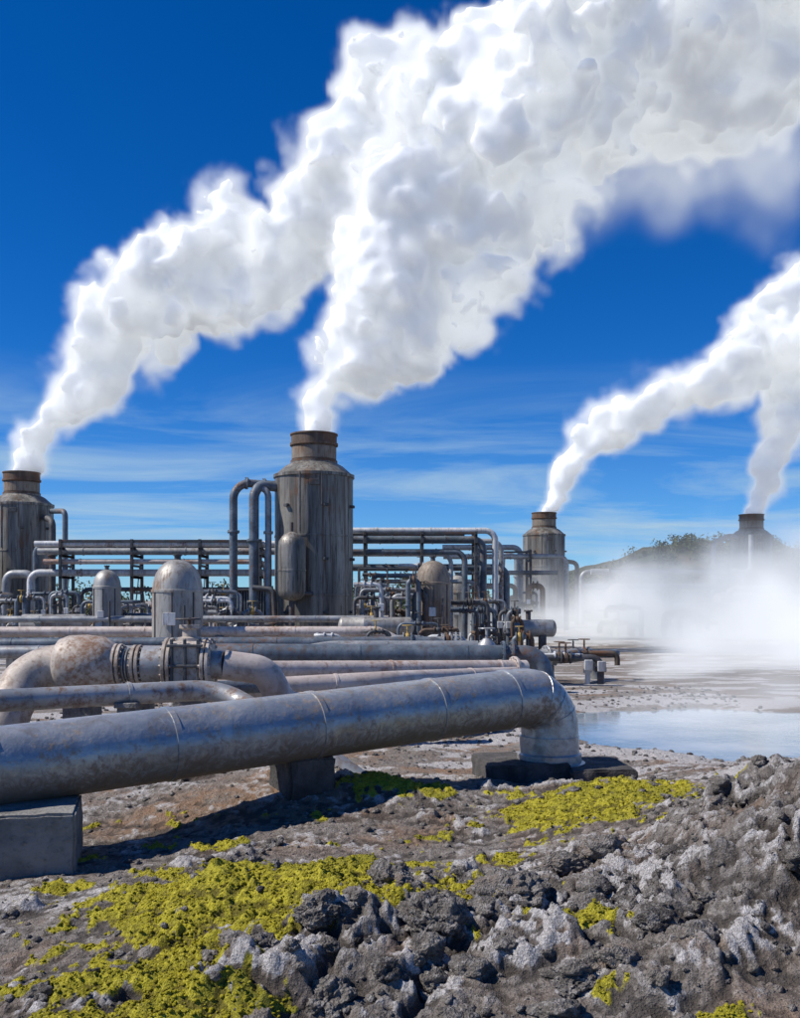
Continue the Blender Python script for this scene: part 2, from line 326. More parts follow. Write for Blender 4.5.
# stones
k=MT('lava_stone'); n1=k.noise(2.2,6,.65); n2=k.noise(16,6,.7); n3=k.noise(50,4,.7); v3=k.voro(60)
c=k.mix(k.ramp(n1,.35,.65),(.075,.066,.06),(.24,.215,.19)); c=k.mix(k.math('MULTIPLY',k.ramp(n2,.47,.63),.7),c,(.44,.41,.38)); c=k.mix(k.math('MULTIPLY',k.ramp(n1,.55,.66),.5),c,(.22,.145,.095))
M_stone=k.fin(c,.93,0,k.bump(k.math('ADD',k.math('ADD',n2,k.math('MULTIPLY',n3,.5)),k.math('MULTIPLY',v3,.5)),1,.045),.25)
from mathutils import noise as mn
def rock_base(sub,seed):
    bm=bmesh.new(); bmesh.ops.create_icosphere(bm,subdivisions=sub,radius=1); o=Vector((seed*7.1,seed*3.3,seed))
    for v in bm.verts:
        p=v.co.copy(); d=1+.45*mn.noise(p*1.2+o)+.25*mn.noise(p*2.7+o)+.16*mn.noise(p*6+o)+(.10*mn.noise(p*14+o) if sub>3 else 0)
        dist,pts=mn.voronoi(p*1.6+o); d-= .35*max(0,.25-(dist[1]-dist[0]))
        v.co=p*d
    f=Vector((random.uniform(.8,1.3),random.uniform(.7,1.1),random.uniform(.5,.8)))
    for v in bm.verts: v.co=Vector((v.co.x*f.x,v.co.y*f.y,v.co.z*f.z))
    bm.verts.index_update(); V=np.array([v.co[:] for v in bm.verts]); F=np.array([[v.index for v in q.verts] for q in bm.faces]); bm.free(); return V,F
def scatter(name,bases,xy,size,mat,sink=.3,squash=1.):
    Z=height(xy[:,0],xy[:,1])[0]; VV=[];FF=[];o=0
    for i,(p,s) in enumerate(zip(xy,size)):
        Vb,Fb=bases[i%len(bases)]; a=rng.uniform(0,6.28); t=rng.uniform(-.4,.4); ca,sa=math.cos(a),math.sin(a); ct,st=math.cos(t),math.sin(t)
        Rm=np.array([[ca,-sa,0],[sa,ca,0],[0,0,1]])@np.array([[1,0,0],[0,ct,-st],[0,st,ct]])
        v=(Vb*[1,1,squash])@Rm.T*s+[p[0],p[1],Z[i]+s*(.5-sink)*.6]; VV.append(v); FF.append(Fb+o); o+=len(v)
    return np_mesh(name,np.concatenate(VV),np.concatenate(FF),mat,True)
big=[rock_base(6,i) for i in range(4)]; med=[rock_base(4,i+10) for i in range(8)]; sml=[rock_base(2,i+30) for i in range(10)]
def sample(n,x0,x1,y0,y1,fn):
    x=rng.uniform(x0,x1,n*6); y=y0+(y1-y0)*rng.uniform(0,1,n*6)**1.4; f=height(x,y); p=fn(x,y,f); keep=rng.uniform(0,1,n*6)<p
    return np.stack([x[keep],y[keep]],1)[:n]
xy=sample(330,-4.5,4.5,5.4,13,lambda x,y,f:np.clip(f[1]*.5*(1-f[2])+.05,0,1)*(1-.8*ga(x,y,4,7.9,1.8,1.8))); scatter('lava_rocks',med,xy,.02+.14*rng.uniform(0,1,len(xy))**3,M_stone,.6)
xy=sample(12000,-8,9,5.2,30,lambda x,y,f:np.clip(.5+.1*f[1]-.4*f[2],0,1)); scatter('gravel',sml,xy,.007+.028*rng.uniform(0,1,len(xy))**4*(1+xy[:,1]/20),M_stone)
bx=np.array([[-.45,6.1],[.25,6.9],[.75,7.3],[1.3,7.9],[-.1,7.6],[-2.3,6.4],[1.05,6.2],[-.9,6.35],[-.55,6.8]]); scatter('lava_boulder',big,bx,np.array([.22,.27,.36,.26,.22,.1,.19,.18,.16]),M_stone,.95)
k=MT('moss'); n1=k.noise(2,4,.6); n2=k.noise(30,5,.7); n3=k.noise(120,3,.7)
c=k.mix(k.ramp(n1,.4,.65),(.50,.43,.03),(.26,.25,.025)); c=k.mix(k.ramp(n2,.45,.7),c,(.64,.56,.07)); c=k.mix(k.math('MULTIPLY',k.ramp(k.noise(9,4),.5,.66),.6),c,(.24,.18,.03))
M_moss=k.fin(c,.95,0,k.bump(k.math('ADD',n2,n3),1,.02),.1)
xy=sample(15000,-4.2,4,5.4,13,lambda x,y,f:np.where(f[2]>.35,f[2],0)); scatter('moss',sml,xy,.004+.014*rng.uniform(0,1,len(xy))**2,M_moss,.3,.9)

# hot spring
k=MT('spring_water'); k.b.inputs['IOR'].default_value=1.33
M_water=k.fin(k.mix(k.ramp(k.noise(.5,4),.35,.65),(.17,.24,.29),(.34,.38,.41)),.06,0,k.bump(k.noise(4,3),.14,.03))
b=B(); n=56; ring=[(7.8+7*math.cos(2*math.pi*i/n),20.8+7*math.sin(2*math.pi*i/n),-.115) for i in range(n)]; b.add(ring,[list(range(n))]); b.make('hot_spring_pool',M_water)

# ------------------------------------------------------------------ main pipeline
def big_metal():
    k=MT('aluminium_cladding'); 
    a=k.noise(.9,6,.6); b_=k.noise(2.4,7,.7,dist=1.5); c=k.noise(14,6,.7); d=k.noise(.7,5,.6); e=k.noise(5,8,.75,dist=2)
    col=k.mix(k.ramp(a,.35,.65),(.31,.34,.37),(.50,.505,.49))
    col=k.mix(k.math('MULTIPLY',k.ramp(b_,.46,.66),.7),col,(.31,.265,.22))
    col=k.mix(k.math('MULTIPLY',k.ramp(e,.55,.65),.55),col,(.58,.56,.53))
    rm=k.ramp(k.math('ADD',k.math('MULTIPLY',d,.55),k.math('MULTIPLY',c,.45)),.51,.61)
    col=k.mix(k.math('MULTIPLY',rm,.7),col,(.27,.16,.085))
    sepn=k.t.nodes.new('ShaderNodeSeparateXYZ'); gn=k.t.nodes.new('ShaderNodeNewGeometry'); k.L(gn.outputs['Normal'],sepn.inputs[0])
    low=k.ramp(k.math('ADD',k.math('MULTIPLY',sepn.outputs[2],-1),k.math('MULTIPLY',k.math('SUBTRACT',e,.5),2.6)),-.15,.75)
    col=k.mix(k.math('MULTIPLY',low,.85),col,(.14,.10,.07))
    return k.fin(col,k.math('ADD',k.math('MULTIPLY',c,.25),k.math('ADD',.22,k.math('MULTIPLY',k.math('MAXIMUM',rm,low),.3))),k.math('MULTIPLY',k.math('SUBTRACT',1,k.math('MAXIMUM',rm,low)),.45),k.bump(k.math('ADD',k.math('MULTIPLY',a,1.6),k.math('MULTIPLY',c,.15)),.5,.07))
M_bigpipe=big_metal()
E=empty('steam_pipeline',(0,12,0))
d=Vector((5.66,3.8,.31)).normalized(); P0=Vector((-4.0,10,.94)); r=.40
end=P0+d*7.35
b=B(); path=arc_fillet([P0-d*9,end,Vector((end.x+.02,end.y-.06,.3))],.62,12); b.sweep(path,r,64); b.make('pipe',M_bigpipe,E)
b=B()
for t in [-2.2,-.1,1.75,3.55,5.3,6.55]:
    p=P0+d*t; b.prof(p-d*.035,d,[(r,0),(r+.012,.004),(r+.012,.066),(r,.07)],64)
for i in (3,6,9):
    q=path[-2-i]; tq=(path[-2-i+1]-path[-2-i-1]).normalized(); b.prof(q-tq*.012,tq,[(r,0),(r+.008,.003),(r+.008,.021),(r,.024)],64)
b.make('clad_bands',M_bigpipe,E)
b=B(); ex,ey=end.x,end.y-.05; b.prof((ex,ey,.28),(0,0,1),[(r+.10,0),(r+.10,.05),(r+.05,.06),(r+.05,.17),(r+.015,.19),(r+.015,.42)],56); b.make('foot_collar',M_bigpipe,E)
rough_block('concrete_base',(ex-.42,ey,.17),(1.15,1.15,.42),M_darkconc,E,.12,.02)
rough_block('concrete_base_step',(ex+.62,ey-.05,.14),(.9,1.25,.36),M_darkconc,E,.05,.02)
rough_block('support_block',(-4.05,9.75,.2),(1.75,1.1,.78),M_conc,E,.25,.018)
rough_block('support_plinth',(-4.9,9.4,.05),(1.7,1.3,.4),M_darkconc,E,.2,.018)
p=P0+d*3.4; rough_block('middle_support',(p.x,p.y+.15,.38),(.6,.6,.7),M_darkconc,E,.55,.02)

# ------------------------------------------------------------------ mid ground pipelines
def runpipe(name,pts,r,mat,fillet=.6,band=3.0,supports=True,flanges=(),seg=28,blockmat=None):
    e=empty(name,pts[0]); b=B(); b.tube(pts,r,fillet,seg,10); b.make('pipe',mat,e)
    b=B(); s=B(); nb=0
    for a,c in zip(pts[:-1],pts[1:]):
        a=Vector(a); c=Vector(c); L=(c-a).length; dd=(c-a).normalized()
        t=band*.5+fillet*.5
        while t<L-fillet*.5:
            q=a+dd*t; b.prof(q-dd*.03,dd,[(r,0),(r+.012,.003),(r+.012,.057),(r,.06)],seg); t+=band; nb+=1
            if supports and abs(dd.z)<.5 and nb%2==0 and q.z-r>.1:
                s.box((q.x,q.y,(q.z-r)/2-.05),(.28,.4,q.z-r+.1),.02); s.box((q.x,q.y,q.z-r+.01),(.34,.5,.08),.01)
    for q,dd in flanges: b.flange(q,dd,r*1.45,.07,14)
    if b.v: b.make('bands',mat,e)
    if s.v: s.make('sleepers',blockmat or M_conc,e)
    return e
runpipe('insulated_pipe',[(-24,40,1.32),(-.9,40,1.34),(-.2,40,1.0)],.21,M_pinkpipe)
runpipe('insulated_pipe',[(-22,43.5,1.75),(-.5,43.5,1.78)],.15,M_galv,band=4)
runpipe('insulated_pipe',[(-18,34,1.10),(1.3,34,1.16),(2.1,34,.2)],.20,M_bluepipe,flanges=[((.4,34,1.157),(1,0,0)),((-7,34,1.13),(1,0,0))])
runpipe('insulated_pipe',[(-16,31,.98),(-3,31,1.0),(-2.2,32,1.1),(2.5,32,1.1)],.2,M_galv)
runpipe('insulated_pipe',[(-5.9,28,1.12),(3.9,28,1.06),(4.2,28,-.1)],.27,M_bluepipe,fillet=.55,flanges=[((2.9,28,1.066),(1,0,0)),((3.15,28,1.064),(1,0,0))])
runpipe('insulated_pipe',[(-4.6,22,1.05),(3.2,25.5,.86)],.21,M_pinkpipe,flanges=[((2.9,25.37,.868),(7.8,3.5,-.19))])
runpipe('insulated_pipe',[(-3.6,18.4,.92),(-.2,19.6,1.02),(2.6,22.6,.9)],.19,M_pinkpipe,fillet=2.)
runpipe('insulated_pipe',[(-10.5,13.2,1.08),(-5.8,14.5,1.14),(-2.9,16,1.17),(-1.9,15.2,.75),(-.5,14.6,-.1)],.165,M_galv,fillet=.7,supports=True)
runpipe('insulated_pipe',[(-9,16,.95),(-2.6,18.6,1.0)],.13,M_bluepipe)
runpipe('insulated_pipe',[(-3.0,17.6,.62),(1.4,19.5,.55),(2.3,19.9,-.2)],.16,M_galv,fillet=.4)

# big elbow + expander + control valve
E=empty('control_valve_assembly',(-5,17,0)); z=1.5
b=B(); b.sweep(arc_fillet([(-4.9,17,z+.02),(-6.28,17,z-.05),(-6.42,16.3,z-.75),(-6.45,16.1,-.1)],.72,16),.37,44); b.make('elbow_pipe',M_beige,E)
b=B(); b.prof((-5.82,17,z),(1,0,0),[(.37,0),(.44,.05),(.50,.2),(.51,.5),(.47,.8),(.36,.98),(.30,1.02)],48); b.make('expander',M_beige,E)
b=B()
for x_,rr in((-4.82,.36),(-4.74,.36),(-4.50,.34),(-4.42,.34),(-3.95,.46),(-3.87,.46),(-3.30,.46),(-3.22,.46)): b.flange((x_,17,z),(1,0,0),rr,.055,16)
b.make('flanges',M_beige,E)
b=B(); b.cyl((-4.9,17,z),(-3.0,17,z),.24,28); b.cyl((-4.35,17,z),(-4.0,17,z),.32,28)
for i in range(5): b.prof((-4.68+.05*i,17,z),(1,0,0),[(.24,0),(.29,.015),(.29,.03),(.24,.045)],32)
b.make('valve_spool',M_galv,E)
b=B(); b.box((-3.58,17,z),(.5,.72,.82),.05); b.prof((-3.58,17,z+.38),(0,0,1),[(.2,0),(.2,.08),(.12,.1),(.12,.22),(.17,.24),(.17,.3)],24); b.make('valve_body',M_beige,E)
b=B()
for xx in (-3.8,-3.58,-3.36): b.box((xx,16.62,z),(.05,.06,.9),.01)
for zz in(-.34,0,.34): b.box((-3.58,16.61,z+zz),(.6,.05,.05),.01)
b.wheel((-3.58,16.9,z+.78),(0,0,1),.2); b.cyl((-3.58,17,z+.3),(-3.58,17,z+.8),.03,8); b.make('handwheel',M_darksteel,E)
b=B(); b.tube([(-3.0,17,z),(-2.3,17.1,z-.1),(-2.0,17.3,.75),(.8,18.4,.72)],.25,.4,28); b.make('outlet_pipe',M_pinkpipe,E)
b=B(); b.box((-3.58,17,.5),(.5,.6,1.15),.03); b.box((-5.4,17,.45),(.5,.6,1.1),.03); b.make('pedestals',M_conc,E)

# ------------------------------------------------------------------ stacks
def stack(x,y,s=1.,ladder=0):
    E=empty('steam_stack',(x,y,0)); 
    def P(rz): return [(r*s,z*s) for r,z in rz]
    b=B(); b.prof((x,y,-.1),(0,0,1),P([(2.0,0),(2.0,.4),(1.95,.42),(1.95,2.9),(1.975,2.91),(1.975,3.0),(1.95,3.01),(1.95,5.8),(1.975,5.81),(1.975,5.9),(1.95,5.91),(1.95,8.75),(2.02,8.77),(2.02,8.92),(1.9,8.95),(1.45,9.35),(1.17,9.5),(1.17,9.55)]),72); b.make('shell',M_stack,E)
    b=B()
    for kx in range(9):
        a=2*math.pi*kx/9+.25; ca,sa=math.cos(a),math.sin(a); p=(x+1.955*s*ca,y+1.955*s*sa); b.cyl((p[0],p[1],.3),(p[0],p[1],8.7*s),.016*s,6)
    b.make('seam_ribs',M_stack,E)
    b=B(); b.prof((x,y,9.42*s),(0,0,1),P([(1.17,0),(1.17,.12),(1.1,.13),(1.1,.85),(1.2,.87),(1.2,.99),(1.14,1.0),(1.14,1.38),(1.19,1.39),(1.19,1.46),(1.06,1.46),(1.04,.4)]),56); b.make('neck',M_rusty,E)
    b=B(); b.prof((x,y,9.60*s),(0,0,1),P([(1.1,0),(1.115,.01),(1.115,.60),(1.1,.61)]),56); b.make('neck_band',M_browntank,E)
    b=B()
    for a in (-2.2,-1.2,-.3):
        ca,sa=math.cos(a),math.sin(a)
        for zz in(2.0,4.6,7.2): b.box((x+2.02*s*ca,y+2.02*s*sa,zz*s),(.22*s,.22*s,.14*s),.01,a)
    b.cyl((x+.55*s,y-2.05*s,8.75*s),(x+.55*s,y-2.05*s,7.2*s),.03*s,6); b.cyl((x-.5*s,y-2.05*s,8.75*s),(x-.5*s,y-2.05*s,5.9*s),.05*s,6)
    b.box((x+.2*s,y-2.0*s,8.3*s),(.5*s,.08,.3*s),.01)
    b.make('brackets',M_darksteel,E)
    return E
def goose(E,pts,r,mat,name='gooseneck_pipe',fillet=.7):
    b=B(); b.tube(pts,r,fillet,18,8)
    for a,c in zip(pts[:-1],pts[1:]):
        a=Vector(a);c=Vector(c); L=(c-a).length
        if L>2.:
            for f in(.3,.7): b.flange(a+(c-a)*f,c-a,r*1.5,.08,8)
    b.make(name,mat,E)
S=stack(-4.3,50)
goose(S,[(-8.15,48.9,.3),(-8.15,48.9,8.35),(-6.1,49.6,8.3)],.2,M_bluepipe,fillet=.8)
goose(S,[(-7.1,48.6,.3),(-7.1,48.6,7.7),(-6.9,49,8.25),(-5.9,49.4,8.15)],.24,M_bluepipe,fillet=.5)
goose(S,[(-6.95,49,8.2),(-6.45,48.9,7.9),(-6.4,48.7,1.2),(-7.3,48.2,1.0),(-7.6,48.2,.2)],.16,M_galv,fillet=.45)
goose(S,[(-7.1,48.3,3.2),(-6.1,48.2,3.1),(-6.0,48.2,1.4),(-7.9,48.0,1.3),(-8.9,48,1.4)],.13,M_darksteel,fillet=.3)
b=B(); b.prof((-5.15,47.6,2.55),(0,0,1),[(.1,0),(.45,.1),(.62,.3),(.66,.5),(.66,1.4),(.68,1.41),(.68,1.5),(.66,1.51),(.66,2.6),(.62,2.85),(.45,3.1),(.2,3.25),(.08,3.3)],36); b.make('side_vessel',M_stack,S)
b=B(); b.cyl((-5.15,47.6,5.8),(-5.15,47.6,6.3),.08,10); b.cyl((-5.15,47.6,2.6),(-5.15,47.6,.2),.14,12); b.box((-5.15,48.0,3.2),(1.2,.5,.1),.01); b.box((-5.15,48.0,5.2),(1.2,.5,.1),.01); b.cyl((-4.75,47.5,2.9),(-4.2,47.9,2.9),.1,10); b.make('vessel_brackets',M_darksteel,S)
S=stack(-24.6,65)
goose(S,[(-21.9,63,.3),(-21.9,63,7.6),(-22.8,64,7.9)],.2,M_darksteel,fillet=.5)
goose(S,[(-21.1,63,.3),(-21.1,63,8.2),(-22.4,64.2,8.3)],.17,M_bluepipe,fillet=.4)
goose(S,[(-24.4,61.5,.2),(-24.2,61.5,4.2),(-22.6,61.5,4.2),(-22.6,61.5,.3)],.26,M_galv,fillet=.5)
goose(S,[(-26,60.5,3.0),(-23.4,60.5,2.9),(-23.2,60.5,.3)],.14,M_darksteel,fillet=.3)
b=B(); b.prof((-25.9,62.3,3.2),(0,0,1),[(.1,0),(.5,.15),(.6,.4),(.6,2.6),(.5,2.9),(.1,3.1)],30); b.make('side_vessel',M_darksteel,S)
S=stack(13.4,93,.985); 
goose(S,[(16.2,91.5,.3),(16.2,91.5,6.0),(15,92,6.2)],.2,M_darksteel,fillet=.5)
goose(S,[(10.6,91,.3),(10.6,91,6.6),(9.4,91,6.8),(9.2,91,.3)],.2,M_galv,fillet=.5)
S=stack(33.4,95,.985)
goose(S,[(29.2,93,1.0),(29.2,93,7.9),(30.8,93.6,8.6),(31.7,94,8.4)],.24,M_galv,fillet=.8)
goose(S,[(36.8,93,.3),(36.8,93,5),(35,94,5.2)],.2,M_darksteel,fillet=.5)

# ------------------------------------------------------------------ tanks
def dome_tank(x,y,r,h,mat,cone=.35,name='dome_tank',skirt=True):
    E=empty(name,(x,y,0)); zb=h-r*1.25
    pr=[(r*1.02,0),(r*1.02,.25),(r,.27),(r,zb-.1),(r*1.035,zb-.09),(r*1.035,zb),(r*.99,zb+.02)]
    for i in range(1,13):
        a=i/12*math.pi/2; pr.append((r*.98*math.cos(a)**(.9),zb+.02+r*(1.2)*math.sin(a)**1.0))
    b=B(); b.prof((x,y,0),(0,0,1),pr,48); b.make('shell',mat,E)
    b=B(); b.cyl((x,y,h-.05),(x,y,h+.16),.1*r+.03,12); b.flange((x,y,h+.15),(0,0,1),.16*r+.03,.04,6)
    for a in (-2.4,-1.57,-.7): b.box((x+r*1.01*math.cos(a),y+r*1.01*math.sin(a),zb*.62),(.05,.05,zb*.7),.005,a)
    b.cyl((x+r*.5,y-r*1.1,.1),(x+r*.5,y-r*1.1,zb*.8),.05,8); b.make('fittings',M_darksteel,E)
    b=B(); b.box((x-.1,y-r-.02,zb*.62),(.5*r,.06,.5*r),.01); b.make('hatch',M_white,E)
    return E
dome_tank(-8.9,40,1.0,4.25,M_tank)
dome_tank(-12.9,44,.6,3.95,M_tank)
dome_tank(1.45,44,.78,4.35,M_browntank)
dome_tank(3.4,60,.8,4.1,M_tank)
dome_tank(16.6,76,1.1,3.9,M_browntank)
dome_tank(-27.6,66,.9,5.2,M_darksteel)
def htank(x,y,z,r,L,mat):
    E=empty('horizontal_vessel',(x,y,0)); b=B(); pr=[(r*math.sin(i/8*math.pi/2),r*.5*(1-math.cos(i/8*math.pi/2))) for i in range(0,9)]
    pr=pr+[(r,L*.33),(r*1.02,L*.335),(r*1.02,L*.35),(r,L*.355),(r,L-r*.5)]+[(r*math.cos(i/8*math.pi/2),L-r*.5+r*.5*math.sin(i/8*math.pi/2)) for i in range(1,9)]
    b.prof((x,y,z),(1,0,0),pr,36); b.make('shell',mat,E)
    b=B(); b.box((x+L*.25,y,(z-r)/2),(.3,r*1.4,z-r+.25),.01); b.box((x+L*.75,y,(z-r)/2),(.3,r*1.4,z-r+.25),.01); b.cyl((x+L*.5,y,z+r-.05),(x+L*.5,y,z+r+.4),.12,12); b.flange((x+L*.5,y,z+r+.4),(0,0,1),.2,.05,8); b.make('saddles',M_darksteel,E)
htank(-2.6,42,1.5,.38,3.2,M_tank); htank(4.6,46,1.3,.4,2.6,M_galv); htank(19.5,72,1.6,.8,5,M_tank); htank(-17.5,46,1.5,.45,3.2,M_tank); htank(25,80,2.2,1.0,6,M_tank)

# ------------------------------------------------------------------ pipe racks
def rack(name,x0,x1,y,levels,cols,mats,h,drops=()):
    E=empty(name,((x0+x1)/2,y,0)); st=B()
    for cx_ in cols:
        for yy in(y-1.1,y+1.1): st.box((cx_,yy,h/2),(.16,.16,h),.01)
        for zz in sorted(set(round(l[1]-l[2]-.08,2) for l in levels)): st.box((cx_,y,zz),(.12,2.4,.13),.01)
        st.cyl((cx_,y-1.1,.3),(cx_,y+1.1,h-.3),.04,6)
    for a,c in zip(cols[:-1],cols[1:]):
        st.box(((a+c)/2,y-1.1,h-.1),(c-a-.16,.1,.14),.01)
    st.make('steel_frame',M_darksteel,E)
    for i,(yy,z,r,xa,xb,dl,dr) in enumerate(levels):
        pts=[]
        if dl is not None: pts.append((xa,y+yy,dl))
        pts+= [(xa,y+yy,z),(xb,y+yy,z)]
        if dr is not None: pts.append((xb,y+yy,dr))
        b=B(); b.tube(pts,r,.55,18,8)
        L=xb-xa; t=1.7+(i*.83)%1.5
        while t<L-1: b.prof((xa+t,y+yy,z),(1,0,0),[(r,0),(r+.03,.005),(r+.03,.07),(r,.075)],18); t+=2.9
        b.make('pipe_%d'%(i+1),mats[i%len(mats)],E)
    return E
rack('pipe_rack',-20,-6.5,57,[(-.9,5.75,.17,-20.5,-6.3,None,None),(-.4,5.35,.2,-20.5,-6.6,None,.6),(.2,5.3,.13,-20,-7.4,None,None),(.7,5.75,.2,-21,-6.9,.5,None),(-.9,4.75,.15,-20,-7.5,None,.8),(-.2,4.15,.2,-21,-7,.4,None),(.6,4.1,.14,-20,-9.5,None,.3),(-.7,3.2,.12,-18,-8,.3,None)],[-19,-15,-11.2,-7.8],[M_white,M_galv,M_darksteel,M_bluepipe,M_pinkpipe],6.0)
rack('pipe_rack',-2.5,5.4,55,[(-.9,6.35,.17,-3,5.15,None,.5),(-.3,5.9,.2,-3,4.55,None,.4),(.3,5.85,.14,-3,5.6,None,2.),(.8,6.35,.18,-3,3.6,None,None),(-.9,5.2,.16,-3,3.5,None,.5),(-.2,5.1,.12,-3,2.8,None,.5),(.5,4.4,.2,-3,5.9,None,.5),(-.8,3.6,.12,-1.8,4.2,.4,.3)],[-1.9,1.2,4.1],[M_white,M_bluepipe,M_galv,M_darksteel,M_bluepipe],6.3)
rack('pipe_rack',5.5,12,70,[(-.9,5.6,.18,3,11.5,None,.5),(-.2,4.5,.16,4,11,.4,None),(.5,6.3,.2,3,8.5,None,.3)],[5.5,9.],[M_galv,M_bluepipe],6.)
rack('pipe_rack',14,28,82,[(-.9,4.9,.24,15.5,27.8,None,.5),(-.2,3.7,.24,15,28,None,None),(.6,4.9,.2,15,29,.5,8.)],[17,22,26.6],[M_galv,M_bluepipe],5.2)
rack('pipe_rack',28,48,74,[(-.9,3.4,.24,24,46,.4,None),(-.2,2.7,.24,24,46,None,None),(.6,3.4,.2,25,46,None,None)],[27,33,39,45],[M_galv,M_bluepipe],3.7)

E=empty('cooler_panel',(-9.5,53,0)); b=B()
for i in range(46): b.box((-13+.145*i,52.9,2.3),(.07,.3,1.5),.008)
b.make('fins',M_bluepipe,E); b=B(); b.box((-9.7,53.1,2.3),(6.8,.12,1.6),.02); b.box((-9.7,52.9,3.13),(6.9,.45,.1),.02); b.box((-9.7,52.9,1.46),(6.9,.45,.1),.02)
for xx in(-13,-10.8,-8.6,-6.4): b.box((xx,52.9,.7),(.12,.3,1.45),.01)
b.make('frame',M_darksteel,E)

# ------------------------------------------------------------------ manifolds (dense small pipework)
def manifold(x0,x1,y0,y1,zmax,n,seed,r0=.05,r1=.13):
    rr=random.Random(seed); E=empty('pipe_manifold',((x0+x1)/2,(y0+y1)/2,0)); mats=[M_galv,M_darksteel,M_bluepipe,M_white,M_yellow,M_rusty]; bs=[B() for _ in mats]
    for i in range(n):
        b=bs[rr.choice([0,0,1,1,2,2,3,5])]; x=rr.uniform(x0,x1); y=rr.uniform(y0,y1); r=rr.uniform(r0,r1); z=rr.uniform(.8,zmax); L=rr.uniform(.6,2.8)*rr.choice([-1,1]); x2=min(max(x+L,x0),x1)
        if abs(x2-x)<.4: x2=x+.5
        pts=[(x,y,.05),(x,y,z),(x2,y,z)]
        if rr.random()<.6: pts.append((x2,y,rr.uniform(.1,z*.7)))
        elif rr.random()<.5: pts.append((x2,y+rr.uniform(.5,1.5),z))
        b.tube(pts,r,.18+r,12,5)
        for _ in range(2):
            f=rr.uniform(.25,.75); b.flange((x,y,z*f),(0,0,1),r*1.7,.05,8)
        m_=((x+x2)/2,y,z); b.flange((m_[0]-.14,y,z),(1,0,0),r*1.8,.04,8); b.flange((m_[0]+.14,y,z),(1,0,0),r*1.8,.04,8)
        if rr.random()<.6:
            v=bs[rr.choice([4,5,1])]; v.prof((m_[0]-.1,y,z),(1,0,0),[(r,0),(r*1.6,.06),(r*1.6,.14),(r,.2)],14); v.cyl(m_,(m_[0],y,z+r+.3),.03,8); v.wheel((m_[0],y,z+r+.34),(0,0,1),.13+r*.4)
        if rr.random()<.3: v=bs[3]; v.box((x,y-.15,z*.7),(.25,.12,.32),.02)
    for i,b in enumerate(bs):
        if b.v: b.make('pipes_%d'%i,mats[i],E)
    return E
manifold(-9.6,-5.9,44,47,3.0,22,1); manifold(-2.0,.8,43,46.5,3.6,24,2); manifold(-16,-10.5,50,52,2.6,20,3); manifold(-21,-17,54,56,3.2,16,4)
manifold(2.2,5.5,44,50,2.6,18,5); manifold(-2,4,52,53.5,4.5,16,6); manifold(4.5,9.5,66,70,3.6,22,7,.08,.2); manifold(14,22,68,74,2.4,16,8,.08,.2); manifold(-3,3,34.8,36.5,1.9,10,9); manifold(26,34,76,84,3,12,10,.1,.25); manifold(-24,-20,57,59,3.2,10,11); manifold(3.0,7,30,33,1.1,8,12,.06,.14)
E=empty('service_platform',(-1.4,47,0)); b=B(); b.box((-.6,47.6,3.0),(2.8,1.6,.08),.01)
for xx in(-1.95,-.6,.75): b.cyl((xx,46.85,0),(xx,46.85,4.1),.035,6); b.cyl((xx,48.35,0),(xx,48.35,4.1),.035,6)
for zz in(3.55,4.08): b.cyl((-1.95,46.85,zz),(.75,46.85,zz),.025,6)
b.make('deck_and_rails',M_darksteel,E)
E=empty('isolation_valve',(4,30,0)); b=B()
for xx in(1.9,2.05): b.flange((xx,34,1.16),(1,0,0),.36,.06,12)
b.prof((2.6,30,.0),(0,0,1),[(.3,0),(.3,.9),(.42,.92),(.42,1.0),(.3,1.02),(.25,1.3),(.1,1.45)],28); b.tube([(2.6,30,.85),(5.2,31,.85),(6.3,33,.85),(6.5,33,-.1)],.22,.6,24)
b.flange((3.6,30.38,.85),(2.6,1,0),.36,.07,12); b.flange((4.5,30.73,.85),(2.6,1,0),.36,.07,12); b.wheel((2.6,30,1.75),(0,0,1),.24); b.cyl((2.6,30,1.4),(2.6,30,1.75),.04,8)
b.make('valve',M_galv,E)

# ------------------------------------------------------------------ hill and vegetation
k=MT('scrub_hillside'); n1=k.noise(.08,6,.65); n2=k.noise(.5,6,.7)
M_hill=k.fin(k.mix(k.ramp(n2,.40,.56),k.mix(k.ramp(n1,.4,.6),(.10,.075,.05),(.05,.06,.025)),(.03,.042,.016)),.95,0,k.bump(n2,1,1.))
hx=np.linspace(8,170,130); hy=np.linspace(108,260,60); HX,HY=np.meshgrid(hx,hy)
env=sst(8,46,HX)*sst(108,150,HY)*(1-sst(200,260,HY)); HZ=env*(10.5+3*fbm(HX*.03,HY*.03,4,5)+.8*fbm(HX*.2,HY*.2,4,6))-.4*(1-env)
ix=np.arange(HX.size).reshape(HX.shape); F=np.stack([ix[:-1,:-1],ix[:-1,1:],ix[1:,1:],ix[1:,:-1]],-1).reshape(-1,4)
np_mesh('hill',np.stack([HX,HY,HZ],-1).reshape(-1,3),F,M_hill)
k=MT('foliage'); n1=k.noise(.9,3); M_leaf=k.fin(k.mix(k.ramp(n1,.35,.65),(.025,.045,.012),(.085,.10,.03)),.8)
k=MT('bark'); M_bark=k.fin(k.mix(k.noise(5,4),(.06,.045,.03),(.12,.09,.07)),.9)
LV=[];tb=B()
